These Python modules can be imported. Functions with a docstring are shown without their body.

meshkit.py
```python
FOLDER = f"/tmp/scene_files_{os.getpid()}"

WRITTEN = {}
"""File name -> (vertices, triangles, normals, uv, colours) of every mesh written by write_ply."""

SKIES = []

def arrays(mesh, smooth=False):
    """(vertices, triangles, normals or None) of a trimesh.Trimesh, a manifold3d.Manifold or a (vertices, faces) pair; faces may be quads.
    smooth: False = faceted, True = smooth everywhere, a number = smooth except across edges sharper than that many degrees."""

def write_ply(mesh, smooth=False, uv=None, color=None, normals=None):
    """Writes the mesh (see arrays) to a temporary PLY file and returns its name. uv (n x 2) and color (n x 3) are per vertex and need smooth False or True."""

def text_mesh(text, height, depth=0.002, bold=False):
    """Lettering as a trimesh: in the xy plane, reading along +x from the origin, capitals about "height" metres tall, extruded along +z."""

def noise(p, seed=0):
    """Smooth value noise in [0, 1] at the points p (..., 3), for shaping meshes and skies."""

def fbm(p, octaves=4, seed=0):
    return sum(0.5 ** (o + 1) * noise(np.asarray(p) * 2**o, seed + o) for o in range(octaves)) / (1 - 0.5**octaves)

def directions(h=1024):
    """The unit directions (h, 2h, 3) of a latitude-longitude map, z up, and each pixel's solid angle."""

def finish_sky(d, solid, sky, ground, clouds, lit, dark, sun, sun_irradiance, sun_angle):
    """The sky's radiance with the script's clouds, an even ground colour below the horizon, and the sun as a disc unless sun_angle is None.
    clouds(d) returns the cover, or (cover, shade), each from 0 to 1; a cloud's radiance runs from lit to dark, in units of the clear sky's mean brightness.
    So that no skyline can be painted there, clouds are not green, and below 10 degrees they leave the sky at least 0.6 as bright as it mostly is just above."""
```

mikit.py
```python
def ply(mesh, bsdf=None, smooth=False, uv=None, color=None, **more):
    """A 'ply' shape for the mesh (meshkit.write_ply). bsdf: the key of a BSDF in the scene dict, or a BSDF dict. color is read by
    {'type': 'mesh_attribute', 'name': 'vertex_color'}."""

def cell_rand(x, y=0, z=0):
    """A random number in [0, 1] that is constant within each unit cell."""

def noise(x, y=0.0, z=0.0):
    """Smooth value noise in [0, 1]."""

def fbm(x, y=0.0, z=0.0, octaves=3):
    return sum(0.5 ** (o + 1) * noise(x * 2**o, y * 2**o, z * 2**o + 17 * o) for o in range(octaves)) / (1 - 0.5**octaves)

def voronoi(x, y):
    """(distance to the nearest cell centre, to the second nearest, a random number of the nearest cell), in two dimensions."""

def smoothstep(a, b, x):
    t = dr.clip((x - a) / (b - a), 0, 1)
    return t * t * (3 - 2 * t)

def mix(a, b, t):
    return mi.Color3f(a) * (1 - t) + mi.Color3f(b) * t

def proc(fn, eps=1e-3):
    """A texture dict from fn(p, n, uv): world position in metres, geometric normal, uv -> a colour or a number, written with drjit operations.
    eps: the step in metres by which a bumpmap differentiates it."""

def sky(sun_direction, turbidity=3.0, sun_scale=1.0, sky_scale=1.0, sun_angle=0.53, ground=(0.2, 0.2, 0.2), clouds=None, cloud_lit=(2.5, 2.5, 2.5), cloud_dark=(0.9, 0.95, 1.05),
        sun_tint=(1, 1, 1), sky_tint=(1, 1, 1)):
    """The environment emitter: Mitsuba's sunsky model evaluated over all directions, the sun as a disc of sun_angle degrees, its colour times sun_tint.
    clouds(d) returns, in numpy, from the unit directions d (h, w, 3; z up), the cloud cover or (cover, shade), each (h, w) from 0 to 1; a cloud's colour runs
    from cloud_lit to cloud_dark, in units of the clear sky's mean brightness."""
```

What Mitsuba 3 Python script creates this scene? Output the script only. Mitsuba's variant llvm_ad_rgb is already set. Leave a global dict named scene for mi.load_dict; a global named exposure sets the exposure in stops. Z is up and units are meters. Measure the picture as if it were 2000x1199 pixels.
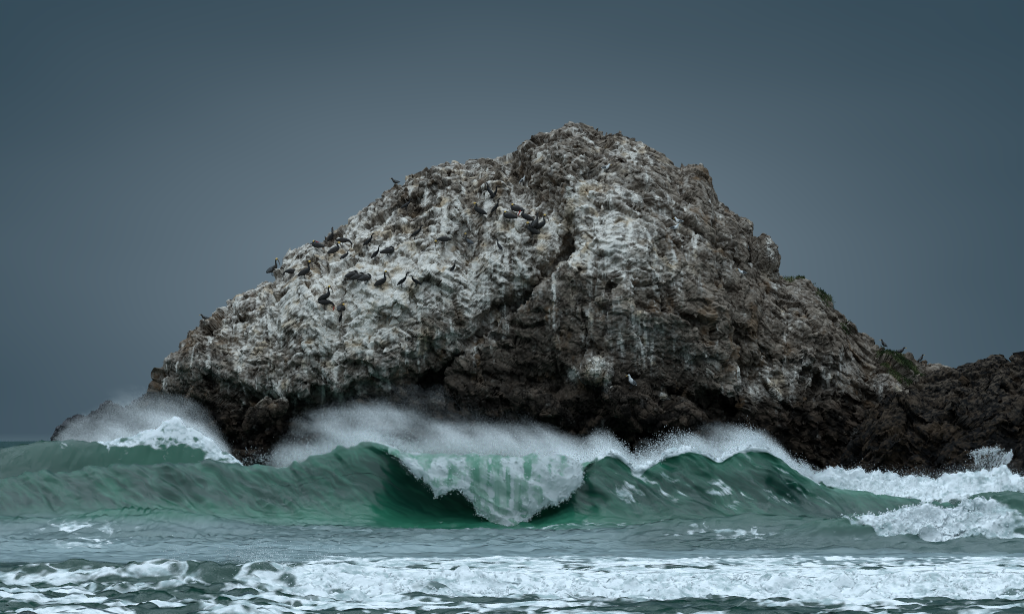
import math
import numpy as np, trimesh, drjit as dr
import mitsuba as mi, mikit
from mikit import noise as tnoise, fbm as tfbm, smoothstep as tss, mix as tmix
import meshkit
from meshkit import noise, fbm
from scipy.spatial import cKDTree

T = mi.ScalarTransform4f
scene, labels = {}, {}
V3 = lambda a: np.asarray(a, float)

# ---------------------------------------------------------------- camera, sky, exposure
FOC, CAM, PITCH = 7500.0, V3([0, 0, 4.0]), math.atan(257.5 / 7500)      # focal length in pixels of a 2000 px wide frame
scene['camera'] = {'type': 'perspective', 'fov': math.degrees(2 * math.atan(1000 / FOC)), 'fov_axis': 'x', 'near_clip': 1.0, 'far_clip': 20000.0,
                   'to_world': T().look_at(origin=CAM.tolist(), target=[0, 100 * math.cos(PITCH), 4 + 100 * math.sin(PITCH)], up=[0, 0, 1])}


def clouds(d):
    """Overcast: a dark storm bank low over the sea, thinner and brighter cloud overhead."""
    el = np.degrees(np.arcsin(np.clip(d[..., 2], -1, 1)))
    az = np.degrees(np.arctan2(d[..., 0], d[..., 1]))
    w = fbm(d * np.array([6.0, 6.0, 14.0]) + 3.3, 4, 11) - 0.5
    over = np.clip((el - 14 + 8 * w) / 40, 0, 1) ** 1.1
    over *= 0.86 + 0.22 * (d @ np.array([-0.5, -0.6, 0.62]))                    # the cloud is thinnest behind and left of the viewer
    gap = np.exp(-((((az + 0.2 + 22) % 44) - 22) / 6.0) ** 2) * np.exp(-((el - 2.2) / 3.3) ** 2)   # paler gaps low in the bank
    return np.ones(el.shape), 1 - np.clip(0.004 + 0.088 * gap + 0.03 * w * np.exp(-(el / 14) ** 2) + 0.9 * over, 0, 1)


scene['sky'] = mikit.sky([-0.45, -0.55, 0.75], turbidity=4, sun_scale=0.0, sun_angle=30, sky_scale=0.9, clouds=clouds, cloud_lit=(4.4, 5.35, 6.1), cloud_dark=(0.085, 0.182, 0.262), ground=(0.1, 0.13, 0.14))
exposure = 1.9


# ---------------------------------------------------------------- helpers
def P(px, py, Y):
    """The point at distance Y that a pixel of the 2000 x 1199 photograph shows."""
    px, py, Y = np.broadcast_arrays(V3(px), V3(py), V3(Y))
    xr, yu = (px - 1000) / FOC, (599.5 - py) / FOC
    s = Y / (math.cos(PITCH) - yu * math.sin(PITCH))
    return np.stack([xr * s, Y, CAM[2] + s * (math.sin(PITCH) + yu * math.cos(PITCH))], -1)


def proj(v):
    x, y, z = v[..., 0], v[..., 1], v[..., 2] - CAM[2]
    f = y * math.cos(PITCH) + z * math.sin(PITCH)
    return 1000 + FOC * x / f, 599.5 - FOC * (z * math.cos(PITCH) - y * math.sin(PITCH)) / f


def ss(a, b, x):
    t = np.clip((x - a) / (b - a), 0, 1)
    return t * t * (3 - 2 * t)


def gauss(px, py, cx, cy, rx, ry, ang=0):
    c, s = math.cos(math.radians(ang)), math.sin(math.radians(ang))
    dx, dy = px - cx, py - cy
    return np.exp(-((dx * c + dy * s) / rx) ** 2 - ((-dx * s + dy * c) / ry) ** 2)


def polydist(px, py, pts):
    best = np.full(px.shape, 1e9)
    for (x0, y0), (x1, y1) in zip(pts[:-1], pts[1:]):
        dx, dy = x1 - x0, y1 - y0
        t = np.clip(((px - x0) * dx + (py - y0) * dy) / (dx * dx + dy * dy), 0, 1)
        best = np.minimum(best, np.hypot(px - x0 - t * dx, py - y0 - t * dy))
    return best


def grid_faces(nr, nc, flip=False):
    i, j = np.meshgrid(np.arange(nr - 1), np.arange(nc - 1), indexing='ij')
    a = (i * nc + j).ravel()
    q = np.stack([a, a + 1, a + nc + 1, a + nc], 1)
    f = np.vstack([q[:, [0, 1, 2]], q[:, [0, 2, 3]]])
    return f[:, ::-1] if flip else f


def vnormals(v, f):
    n = np.zeros_like(v)
    fn = np.cross(v[f[:, 1]] - v[f[:, 0]], v[f[:, 2]] - v[f[:, 0]])
    for k in range(3):
        for a in range(3):
            n[:, a] += np.bincount(f[:, k], fn[:, a], len(v))
    return n / np.maximum(np.linalg.norm(n, axis=1, keepdims=True), 1e-12)


def facets(p, size, stretch, seed, tilt=0.8, crack=0.5, cw=0.07, rot=None):
    """Blocky broken stone: every cell of a random 3D pattern is pushed out or in and tilted, with a crack round it. About -1..1."""
    q = p @ rot if rot is not None else p
    q = q / size / V3(stretch)
    q = q + 0.35 * (np.stack([noise(q * 1.7 + 11.3 * k, seed + k) for k in range(3)], -1) - 0.5)
    lo, hi = np.floor(q.min(0)) - 1, np.ceil(q.max(0)) + 2
    g = np.stack(np.meshgrid(*[np.arange(a, b) for a, b in zip(lo, hi)], indexing='ij'), -1).reshape(-1, 3)
    rng = np.random.default_rng(seed)
    c = g + rng.random(g.shape)
    d, i = cKDTree(c).query(q, k=2, workers=-1)
    out, dirs = rng.random(len(c)) - 0.5, rng.normal(size=(len(c), 3))
    h = out[i[:, 0]] + tilt * np.einsum('ij,ij->i', q - c[i[:, 0]], dirs[i[:, 0]])
    return h - crack * np.exp(-((d[:, 1] - d[:, 0]) / cw) ** 2)


def ridged(p, octaves, seed):
    return sum(0.55 ** o * (1 - np.abs(2 * noise(p * 2.03 ** o, seed + o) - 1)) for o in range(octaves)) / sum(0.55 ** o for o in range(octaves))


def rotm(axis, deg):
    return trimesh.transformations.rotation_matrix(math.radians(deg), axis)[:3, :3]


def own_uv(uv, v):
    """Keeps the surface's (u, v) from being constant anywhere, which would leave it without a tangent."""
    return uv + np.stack([v[:, 0] + 0.3 * v[:, 2], np.minimum(v[:, 1], 300) - 0.7 * v[:, 2]], -1) * 1e-4


def put(key, mesh, bsdf, smooth=False, uv=None, label=None, category=None, group=None, kind=None, **more):
    scene[key] = mikit.ply(mesh, bsdf, smooth=smooth, uv=None if uv is None else own_uv(uv, np.asarray(mesh[0])), **more)
    tag(key, label, category, group, kind)


def tag(key, label=None, category=None, group=None, kind=None):
    d = {k: v for k, v in dict(label=label, category=category, group=group, kind=kind).items() if v}
    if d:
        labels[key] = d


# ---------------------------------------------------------------- materials
def rock_color(p, n, uv):
    guano, tone = uv.x, uv.y
    a = tfbm(p.x * 1.6, p.y * 1.6, p.z * 1.6, 4)
    b = tfbm(p.x * 7.0 + 3, p.y * 7.0, p.z * 7.0, 3)
    st = 0.75 * tfbm(p.x * 2.6 + 40 + 0.5 * a, p.y * 0.8, p.z * 0.30, 4) + 0.25 * tfbm(p.x * 9.0 + 4, p.y * 2.0, p.z * 0.7, 2)
    c = tfbm(p.x * 2.6 + 71, p.y * 2.6, p.z * 2.6, 3)
    wet = tmix((0.008, 0.007, 0.0065), (0.046, 0.030, 0.021), tss(0.42, 0.74, a))
    dry = tmix((0.078, 0.058, 0.044), (0.265, 0.215, 0.172), tss(0.3, 0.7, 0.55 * a + 0.45 * b))
    base = tmix(wet, dry, dr.clip(tone + 0.25 * (a - 0.5), 0, 1))
    base = tmix(base, (0.21, 0.12, 0.06), 0.40 * tss(0.60, 0.75, tfbm(p.x * 0.9 + 9, p.y * 0.9, p.z * 0.5, 3)) * tss(0.15, 0.4, tone))
    steep = dr.clip(1.15 - dr.abs(n.z), 0, 1)
    g = guano + 0.50 * (b - 0.5) + 0.55 * (c - 0.5) + (0.35 + 0.9 * steep) * (st - 0.5) + 0.42 * steep * tss(0.54, 0.70, st) * tss(0.10, 0.32, guano)
    pale = tmix((0.78, 0.725, 0.655), (0.56, 0.445, 0.32), tss(0.50, 0.75, tfbm(p.x * 1.1, p.y * 1.1 + 7, p.z * 0.8, 3)))
    return tmix(tmix(base, pale, 0.20 * tss(0.12, 0.50, g)), pale, 0.93 * tss(0.40, 0.88, g))


scene['stone'] = {'type': 'twosided', 'bsdf': {'type': 'diffuse', 'reflectance': mikit.proc(rock_color)}}


def dark_color(p, n, uv):
    a = tfbm(p.x * 1.1, p.y * 1.1, p.z * 1.1, 4)
    b = tfbm(p.x * 6.0, p.y * 6.0, p.z * 6.0, 3)
    c = tmix((0.010, 0.0095, 0.0095), (0.055, 0.036, 0.023), tss(0.42, 0.72, 0.6 * a + 0.4 * b))
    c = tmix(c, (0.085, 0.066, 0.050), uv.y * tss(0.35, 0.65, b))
    return tmix(c, (0.8, 0.82, 0.83), uv.x)


scene['wet_stone'] = {'type': 'twosided', 'bsdf': {'type': 'diffuse', 'reflectance': mikit.proc(dark_color)}}
scene['hazed_stone'] = {'type': 'twosided', 'bsdf': {'type': 'diffuse', 'reflectance': mikit.proc(lambda p, n, uv: tmix((0.045, 0.046, 0.050), (0.105, 0.106, 0.112), tss(0.35, 0.65, tfbm(p.x, p.y, p.z, 4))))}}  # veil of haze mixed into the stone colour as a lifted grey


def face_streak(p):
    """(drawn-out streaks that run down the wave's face to the right, where that face is)."""
    c, s_ = math.cos(math.radians(35)), math.sin(math.radians(35))
    w = 0.5 * tfbm(p.x * 0.7, p.y * 0.7, p.z * 0.7, 2)
    st = tfbm((p.x * c - p.z * s_) * 0.9, (p.x * s_ + p.z * c + w) * 6.0 + 3.0 * tfbm(p.x * 1.5, p.z * 1.5, p.y * 0.3, 2), p.y * 0.25, 5)
    return st, tss(0.25, 0.8, p.z) * tss(168, 171, p.y) * tss(192, 186, p.y)


def foam_weight(p, n, uv):
    f = uv.x
    st, m = face_streak(p)
    wx, wy = tfbm(p.x * 0.9, p.y * 0.9, p.z * 0.9, 2), tfbm(p.x * 0.9 + 31, p.y * 0.9, p.z * 0.9, 2)
    a = tfbm(p.x * 2.4 + 2 * wx, p.y * 1.5 + 2 * wy, p.z * 3.0, 5)
    lace = dr.abs(2 * tfbm(p.x * 1.1 + 2.5 * wy, p.y * 0.6 + 2.5 * wx, p.z * 1.5, 3) - 1) * 1.7
    t = 0.50 * a + 0.50 * lace + 0.08
    t = t + (1.2 * st - 0.04 - t) * m * 0.6
    return tss(t - 0.12, t + 0.12, f)


def foam_color(p, n, uv):
    a = tfbm(p.x * 1.6, p.y * 1.2, p.z * 2.2, 3)
    b = tfbm(p.x * 6.0 + 7, p.y * 5.0, p.z * 7.0, 4)
    return tmix((0.36, 0.45, 0.45), (0.85, 0.88, 0.89), tss(0.32, 0.62, 0.5 * a + 0.5 * b + 0.12 * (uv.x - 0.5)))


def lip_color(p, n, uv):
    a = tfbm(p.x * 5.0, p.y * 2.0, p.z * 0.8, 3)
    return tmix((0.30, 0.56, 0.43), (0.66, 0.80, 0.73), tss(0.3, 0.7, a))


def water_color(p, n, uv):
    a = tfbm(p.x * 0.6, p.y * 0.4, p.z * 1.0, 3)
    deep = tmix((0.007, 0.058, 0.040), (0.013, 0.092, 0.062), a)
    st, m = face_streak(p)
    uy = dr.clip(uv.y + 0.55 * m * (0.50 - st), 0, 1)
    lit = tmix(deep, (0.045, 0.235, 0.145), dr.clip(uy * 2.5, 0, 1))  # light passing through thin water, painted in as a brighter green
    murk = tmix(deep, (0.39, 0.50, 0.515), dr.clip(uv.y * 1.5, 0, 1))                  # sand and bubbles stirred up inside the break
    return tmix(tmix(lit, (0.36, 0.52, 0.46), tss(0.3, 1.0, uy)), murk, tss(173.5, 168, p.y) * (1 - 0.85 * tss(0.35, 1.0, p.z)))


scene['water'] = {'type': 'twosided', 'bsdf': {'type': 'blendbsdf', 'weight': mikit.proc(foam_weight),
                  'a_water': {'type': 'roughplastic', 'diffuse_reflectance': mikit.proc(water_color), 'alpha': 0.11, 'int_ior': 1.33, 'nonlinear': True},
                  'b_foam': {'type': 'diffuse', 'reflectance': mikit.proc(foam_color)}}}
thin = lambda c, t: {'type': 'principledthin', 'base_color': c, 'roughness': 0.25, 'eta': 1.33, 'diff_trans': t, 'spec_trans': 0.0}
scene['thin_water'] = {'type': 'blendbsdf', 'weight': mikit.proc(foam_weight), 'a_water': thin(mikit.proc(lip_color), 1.15), 'b_foam': thin({'type': 'rgb', 'value': [0.86, 0.89, 0.90]}, 0.9)}      # light falls through the thrown lip
scene['sand'] = {'type': 'diffuse', 'reflectance': {'type': 'rgb', 'value': [0.075, 0.068, 0.06]}}

# ---------------------------------------------------------------- the great rock
OUT = [(268, 790), (275, 775), (290, 750), (310, 712), (330, 690), (352, 672), (372, 640), (392, 626), (412, 612), (432, 596), (470, 572), (500, 560), (525, 541), (545, 524), (558, 503), (575, 482), (600, 476), (625, 466), (645, 458), (665, 441), (690, 421), (710, 405), (735, 388), (760, 370), (775, 359), (800, 346), (830, 329), (860, 319), (890, 314), (915, 319), (935, 312), (960, 308), (985, 303), (1000, 293), (1030, 272), (1050, 261), (1075, 256), (1095, 246), (1110, 239), (1130, 239), (1150, 247), (1180, 262), (1200, 259), (1222, 266), (1245, 276), (1270, 287), (1295, 302), (1318, 322), (1330, 328), (1345, 322), (1365, 322), (1380, 335), (1388, 362), (1397, 382), (1412, 399), (1430, 407), (1440, 425), (1458, 436), (1466, 462), (1475, 500), (1500, 520), (1530, 546), (1550, 541), (1575, 546), (1600, 566), (1625, 591), (1650, 620), (1680, 646), (1700, 664), (1715, 678), (1750, 686), (1780, 693), (1795, 705), (1830, 711), (1852, 716), (1900, 745), (1960, 800)]


def loft(out, yc, yf, nc, nf, nb, z0=-2.0, lean=1.1):
    """A rock from its outline: in every upright slice the surface climbs from the waterline over the crest and down the far side."""
    px, py = np.array(out, float).T
    u = np.linspace(px[0], px[-1], nc)
    pyi = np.interp(u, px, py)
    Yc, Yf = yc(u), yf(u)
    C = P(u, pyi, Yc)
    ph = np.concatenate([np.linspace(0, math.pi / 2, nf), math.pi / 2 + np.linspace(0, math.pi / 2, nb)[1:]])
    s, c = np.sin(ph)[:, None], np.cos(ph)[:, None]
    z = z0 + (C[:, 2] - z0) * s
    fr = (ph <= math.pi / 2)[:, None]
    Y = np.where(fr, Yf + (Yc - Yf) * np.abs(1 - c) ** lean, Yc + 0.7 * (Yc - Yf) * np.abs(c))
    X = np.broadcast_to(C[:, 0] / C[:, 1], z.shape) * np.where(fr, Y, Yc)
    v = np.stack([X, Y, z], -1)
    return v.reshape(-1, 3), grid_faces(len(ph), nc), np.broadcast_to(np.where(fr, 1.0, 0.0), z.shape).ravel()


yc = lambda u: np.interp(u, [268, 600, 1120, 1500, 1700, 1960], [254, 256, 259, 257, 256, 262])
yf = lambda u: np.interp(u, [268, 350, 500, 760, 1000, 1200, 1400, 1560, 1700, 1960], [252.5, 248, 244.5, 241, 242.5, 240.5, 242.5, 245, 248, 258])
RV, RF, RFRONT = loft(OUT, yc, yf, 800, 460, 50)
GB = [(250, 760), (300, 700), (400, 690), (470, 728), (560, 735), (640, 748), (700, 722), (780, 690), (830, 650), (880, 640), (930, 628), (1000, 600), (1050, 560), (1100, 530), (1150, 560), (1250, 610), (1300, 640), (1400, 705), (1450, 745), (1500, 705), (1600, 700), (1700, 720), (1800, 760), (2000, 800)]
CRACK = [(1120, 455), (1095, 490), (1050, 540), (1000, 585), (960, 615), (925, 650), (880, 700), (830, 745)]
CRACK2 = [(1112, 500), (1070, 540), (1030, 575), (985, 612), (950, 640)]
GULLY = [(985, 300), (1015, 335), (1060, 380), (1095, 430), (1110, 470)]


LINES = [   # cracks (negative) and ribs (positive): depth, half width in pixels, points
    (-0.7, 5, [(1100, 300), (1060, 360), (1035, 405)]), (-0.7, 5, [(1122, 310), (1088, 370), (1062, 425)]), (-0.6, 5, [(1146, 330), (1112, 390), (1088, 445)]), (0.6, 9, [(1112, 290), (1074, 350), (1046, 402)]), (0.7, 10, [(1150, 300), (1118, 375), (1096, 440)]),
    (-0.8, 7, [(800, 398), (850, 400), (890, 418), (908, 450), (884, 478)]), (-0.7, 6, [(775, 418), (735, 440), (700, 462)]), (-0.5, 5, [(645, 470), (625, 515), (612, 545)]), (-0.5, 5, [(905, 445), (880, 482), (858, 530)]), (-0.5, 5, [(975, 400), (960, 450), (970, 500)]),
    (-0.6, 6, [(565, 615), (535, 665), (500, 722)]), (-0.5, 5, [(600, 688), (575, 738)]), (0.5, 8, [(585, 600), (552, 655), (520, 720)]), (-0.5, 5, [(690, 610), (670, 660), (640, 700)]), (-0.5, 5, [(780, 590), (740, 640), (715, 690)]),
    (-0.6, 6, [(1222, 402), (1280, 440), (1340, 456), (1402, 482)]), (-0.6, 5, [(1182, 302), (1250, 334), (1330, 402)]), (-0.5, 5, [(1300, 352), (1352, 392)]), (-0.6, 6, [(1402, 500), (1392, 560)]), (-0.5, 5, [(1260, 470), (1302, 522)]), (-0.6, 6, [(1190, 270), (1230, 305), (1290, 345)]), (0.5, 10, [(1205, 320), (1270, 380), (1345, 430)]),
    (-0.6, 5, [(1140, 500), (1130, 560), (1150, 640), (1140, 702)]), (-0.7, 5, [(1196, 560), (1190, 640), (1166, 690), (1202, 722)]), (-0.5, 4, [(998, 628), (1040, 633), (1062, 628)]), (-0.5, 4, [(1140, 670), (1192, 676)]), (-0.4, 4, [(960, 655), (1030, 661)]), (0.5, 9, [(1090, 560), (1085, 640), (1100, 710)]),
    (-0.8, 8, [(875, 698), (832, 762)]), (-0.7, 8, [(1392, 650), (1342, 742), (1318, 785)]), (0.6, 9, [(1420, 600), (1370, 690), (1345, 765)]), (-0.6, 6, [(1482, 560), (1472, 640), (1492, 722)]), (-0.5, 6, [(1562, 600), (1512, 640), (1500, 700)]), (-0.6, 6, [(1600, 620), (1580, 690), (1560, 760)]), (-0.5, 6, [(1560, 800), (1600, 740), (1640, 700)]), (0.6, 10, [(1530, 600), (1600, 650), (1640, 720)]),
    (-0.6, 7, [(420, 640), (395, 700), (360, 740)]), (-0.5, 6, [(480, 600), (455, 650), (440, 700)]), (0.6, 10, [(450, 610), (415, 670), (380, 730)]), (-0.9, 9, [(640, 760), (600, 800), (560, 860)]), (-0.8, 9, [(760, 760), (720, 800), (690, 850)]), (0.8, 12, [(480, 780), (420, 830), (400, 870)]), (0.8, 12, [(700, 770), (650, 810), (610, 860)])]


def sculpt(px, py):
    """Large forms of the rock, metres towards the sea."""
    g = gauss
    d = 2.2 * g(px, py, 740, 560, 270, 150, -20) + 2.6 * g(px, py, 1210, 530, 150, 190, 10) + 1.2 * g(px, py, 1120, 330, 60, 120, 20)
    d += 1.0 * g(px, py, 860, 400, 120, 70, 10) - 1.0 * g(px, py, 840, 395, 60, 22, -20)
    d -= 2.4 * np.exp(-(polydist(px, py, GULLY) / 38) ** 2)
    d -= 1.9 * np.exp(-(polydist(px, py, CRACK) / 10) ** 2) + 1.3 * np.exp(-(polydist(px, py, CRACK2) / 7) ** 2)
    d -= 0.5 * np.exp(-(polydist(px, py, CRACK) / 34) ** 2)
    d -= 1.6 * g(px, py, 1003, 322, 26, 18) + 1.0 * g(px, py, 1030, 312, 12, 14)
    for depth, wide, pts in LINES:
        d += depth * np.exp(-(polydist(px, py, pts) / wide) ** 2)
    bnd = np.interp(px, *np.array(GB, float).T)
    under = ss(0, 30, py - bnd)
    d -= under * (0.75 * ss(980, 800, px) + 0.2)
    d -= 1.0 * g(px, py, 1365, 790, 60, 34) + 1.5 * g(px, py, 1455, 745, 20, 50, 20) + 1.6 * g(px, py, 1060, 740, 60, 24)
    d -= 1.3 * np.exp(-(polydist(px, py, [(1425, 560), (1440, 640), (1447, 720), (1445, 790)]) / 17) ** 2)
    d += 0.9 * np.exp(-(polydist(px, py, [(1395, 570), (1385, 650), (1400, 740)]) / 22) ** 2)
    d += 1.3 * g(px, py, 1465, 590, 34, 50) + 1.2 * g(px, py, 1540, 640, 60, 90, -30)
    d -= 1.2 * np.exp(-(polydist(px, py, [(1475, 470), (1462, 520), (1490, 570)]) / 9) ** 2)
    d -= 0.8 * np.exp(-(polydist(px, py, [(1255, 400), (1330, 430), (1400, 470), (1450, 500)]) / 9) ** 2)
    d -= 0.8 * np.exp(-(polydist(px, py, [(1640, 690), (1660, 760), (1655, 820)]) / 16) ** 2)
    d += 1.5 * g(px, py, 1160, 725, 40, 26) + 1.6 * ss(755, 775, py) * g(px, py, 1230, 800, 120, 40, 25)
    d -= 1.0 * ss(745, 770, py) * ss(880, 850, py) * ss(850, 600, px)
    return d


STRATA = rotm([0, 1, 0], 38) @ rotm([1, 0, 0], 20)


def craggy(v, f, front, amount=1.0, seed=0, rot=STRATA):
    n = vnormals(v, f)
    px, py = proj(v)
    a = amount * (0.35 + 0.65 * front)
    ribs = np.zeros(len(v))
    if seed == 0:
        g = gauss
        a = a * (0.50 + 0.40 * g(px, py, 850, 370, 200, 55, -10) + 0.2 * g(px, py, 1130, 290, 120, 55) - 0.30 * g(px, py, 1150, 610, 120, 120) - 0.22 * g(px, py, 1330, 440, 130, 110, 30) - 0.30 * g(px, py, 1580, 600, 70, 60, 30)
                 - 0.08 * g(px, py, 700, 570, 200, 90, -15) + 0.25 * ss(735, 780, py))
        ribs = ss(1040, 1110, px) * ss(380, 460, py) * ss(800, 740, py) + 0.8 * ss(600, 640, px) * ss(1000, 960, px) * gauss(px, py, 800, 690, 200, 60, -25)
    top = 0.55 + 0.45 * ss(250, 700, py)
    d = 1.3 * (fbm(v / 6.0, 3, seed + 1) - 0.5) * a
    d += 0.80 * facets(v, 3.0, (1.4, 1, 0.9), seed + 2, 0.75, 0.30, 0.04, rot) * np.sqrt(a) * top
    v = v + n * d[:, None]
    n = vnormals(v, f)
    d = 0.36 * facets(v, 1.2, (1.7, 1, 0.75), seed + 3, 0.85, 0.45, 0.06, rot) * a
    d += 0.26 * (ridged(v / 2.6, 3, seed + 5) - 0.6) * a
    r = (v @ rot) / np.array([3.2, 0.8, 0.55])
    d += 0.20 * (ridged(r + 0.6 * (fbm(v / 2.0, 2, seed + 6) - 0.5)[:, None], 4, seed + 7) - 0.6) * a * (1 - 0.8 * np.clip(ribs, 0, 1))
    d += 0.26 * (ridged(v / np.array([1.1, 1.6, 4.5]) + 0.5 * (fbm(v / 2.0, 2, seed + 6) - 0.5)[:, None], 4, seed + 17) - 0.6) * ribs
    d -= 0.50 * ss(0.60, 0.74, fbm(v / np.array([1.1, 1.0, 0.8]), 3, seed + 8)) * a
    v = v + n * d[:, None]
    n = vnormals(v, f)
    a = np.sqrt(a)
    d = 0.15 * facets(v, 0.5, (1.6, 1, 0.75), seed + 4, 0.85, 0.5, 0.08, rot) * a + 0.08 * (ridged(v / 0.5, 2, seed + 9) - 0.6) * a
    return v + n * d[:, None]


def guano_tone(v, n, sz=0):
    """(guano cover, dryness) of the great rock's surface."""
    px, py = proj(v)
    g = gauss
    q = np.stack([v[:, 0], v[:, 1], v[:, 2]], -1)
    w1, w2 = fbm(q / 2.5, 4, 61) - 0.5, fbm(q / 0.7, 3, 62) - 0.5
    st = fbm(np.stack([v[:, 0] / 0.28, v[:, 1] / 0.6, v[:, 2] / 5.0], -1), 3, 63) - 0.5
    bnd = np.interp(px, *np.array(GB, float).T)
    h = bnd - py + 70 * w1 + 30 * w2
    above = ss(-15, 30, h)
    cover = 0.33 + 0.46 * g(px, py, 740, 600, 290, 150, -15) + 0.26 * g(px, py, 1180, 470, 120, 70) + 0.12 * g(px, py, 1080, 420, 90, 60) - 0.26 * g(px, py, 345, 665, 130, 60, -35) + 0.10 * g(px, py, 1560, 640, 110, 70, 30)
    cover -= 0.16 * ss(1040, 1100, px) * ss(520, 590, py) + 0.12 * ss(420, 260, py) + 0.16 * ss(1220, 1360, px) + 0.10 * ss(900, 700, px) * ss(430, 360, py)
    ledge = np.clip(n[:, 2], -0.6, 1)
    guano = above * (cover + 0.04 * ss(1050, 950, px) + 0.02 + 0.60 * w1 + 0.28 * w2 + 0.28 * ledge - 0.08)
    drip = ss(-100 - 60 * (px > 1050) * (px < 1300), 0, h) * (0.44 + 0.12 * g(px, py, 860, 670, 110, 50) + 0.5 * w1)
    drip = np.maximum(drip, 0.20 * ss(1045, 1085, px) * ss(1320, 1240, px) * ss(430, 480, py) * ss(740, 640, py) + 0.3 * w1 * ss(-200, 0, h))
    guano = np.maximum(guano, drip * (1 - above))
    for cx, cy, rx, ry in ((1165, 720, 30, 26), (1120, 730, 12, 16), (1185, 742, 9, 22), (1300, 775, 14, 7), (1443, 735, 4, 22), (1255, 690, 3, 12), (655, 745, 7, 40)):
        guano = np.maximum(guano, 0.9 * g(px, py, cx, cy, rx, ry) * (0.6 + 1.5 * np.clip(st + 0.3, 0, 1)))
    tone = ss(-150, 30, h) * 0.75 + 0.18
    tone = np.where(px > 1050, np.maximum(tone, 0.50 * ss(810, 700, py)), tone) * ss(835, 745, py + 40 * w1) + 0.03
    return np.clip(guano, 0, 1.2), np.clip(tone, 0, 1)


_n = vnormals(RV, RF)
_px, _py = proj(RV)
RV = RV + (_n * np.array([0.4, 1, 0.4])) * (sculpt(_px, _py) * RFRONT)[:, None]
RV = craggy(RV, RF, RFRONT, 1.0, 0)


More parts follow.
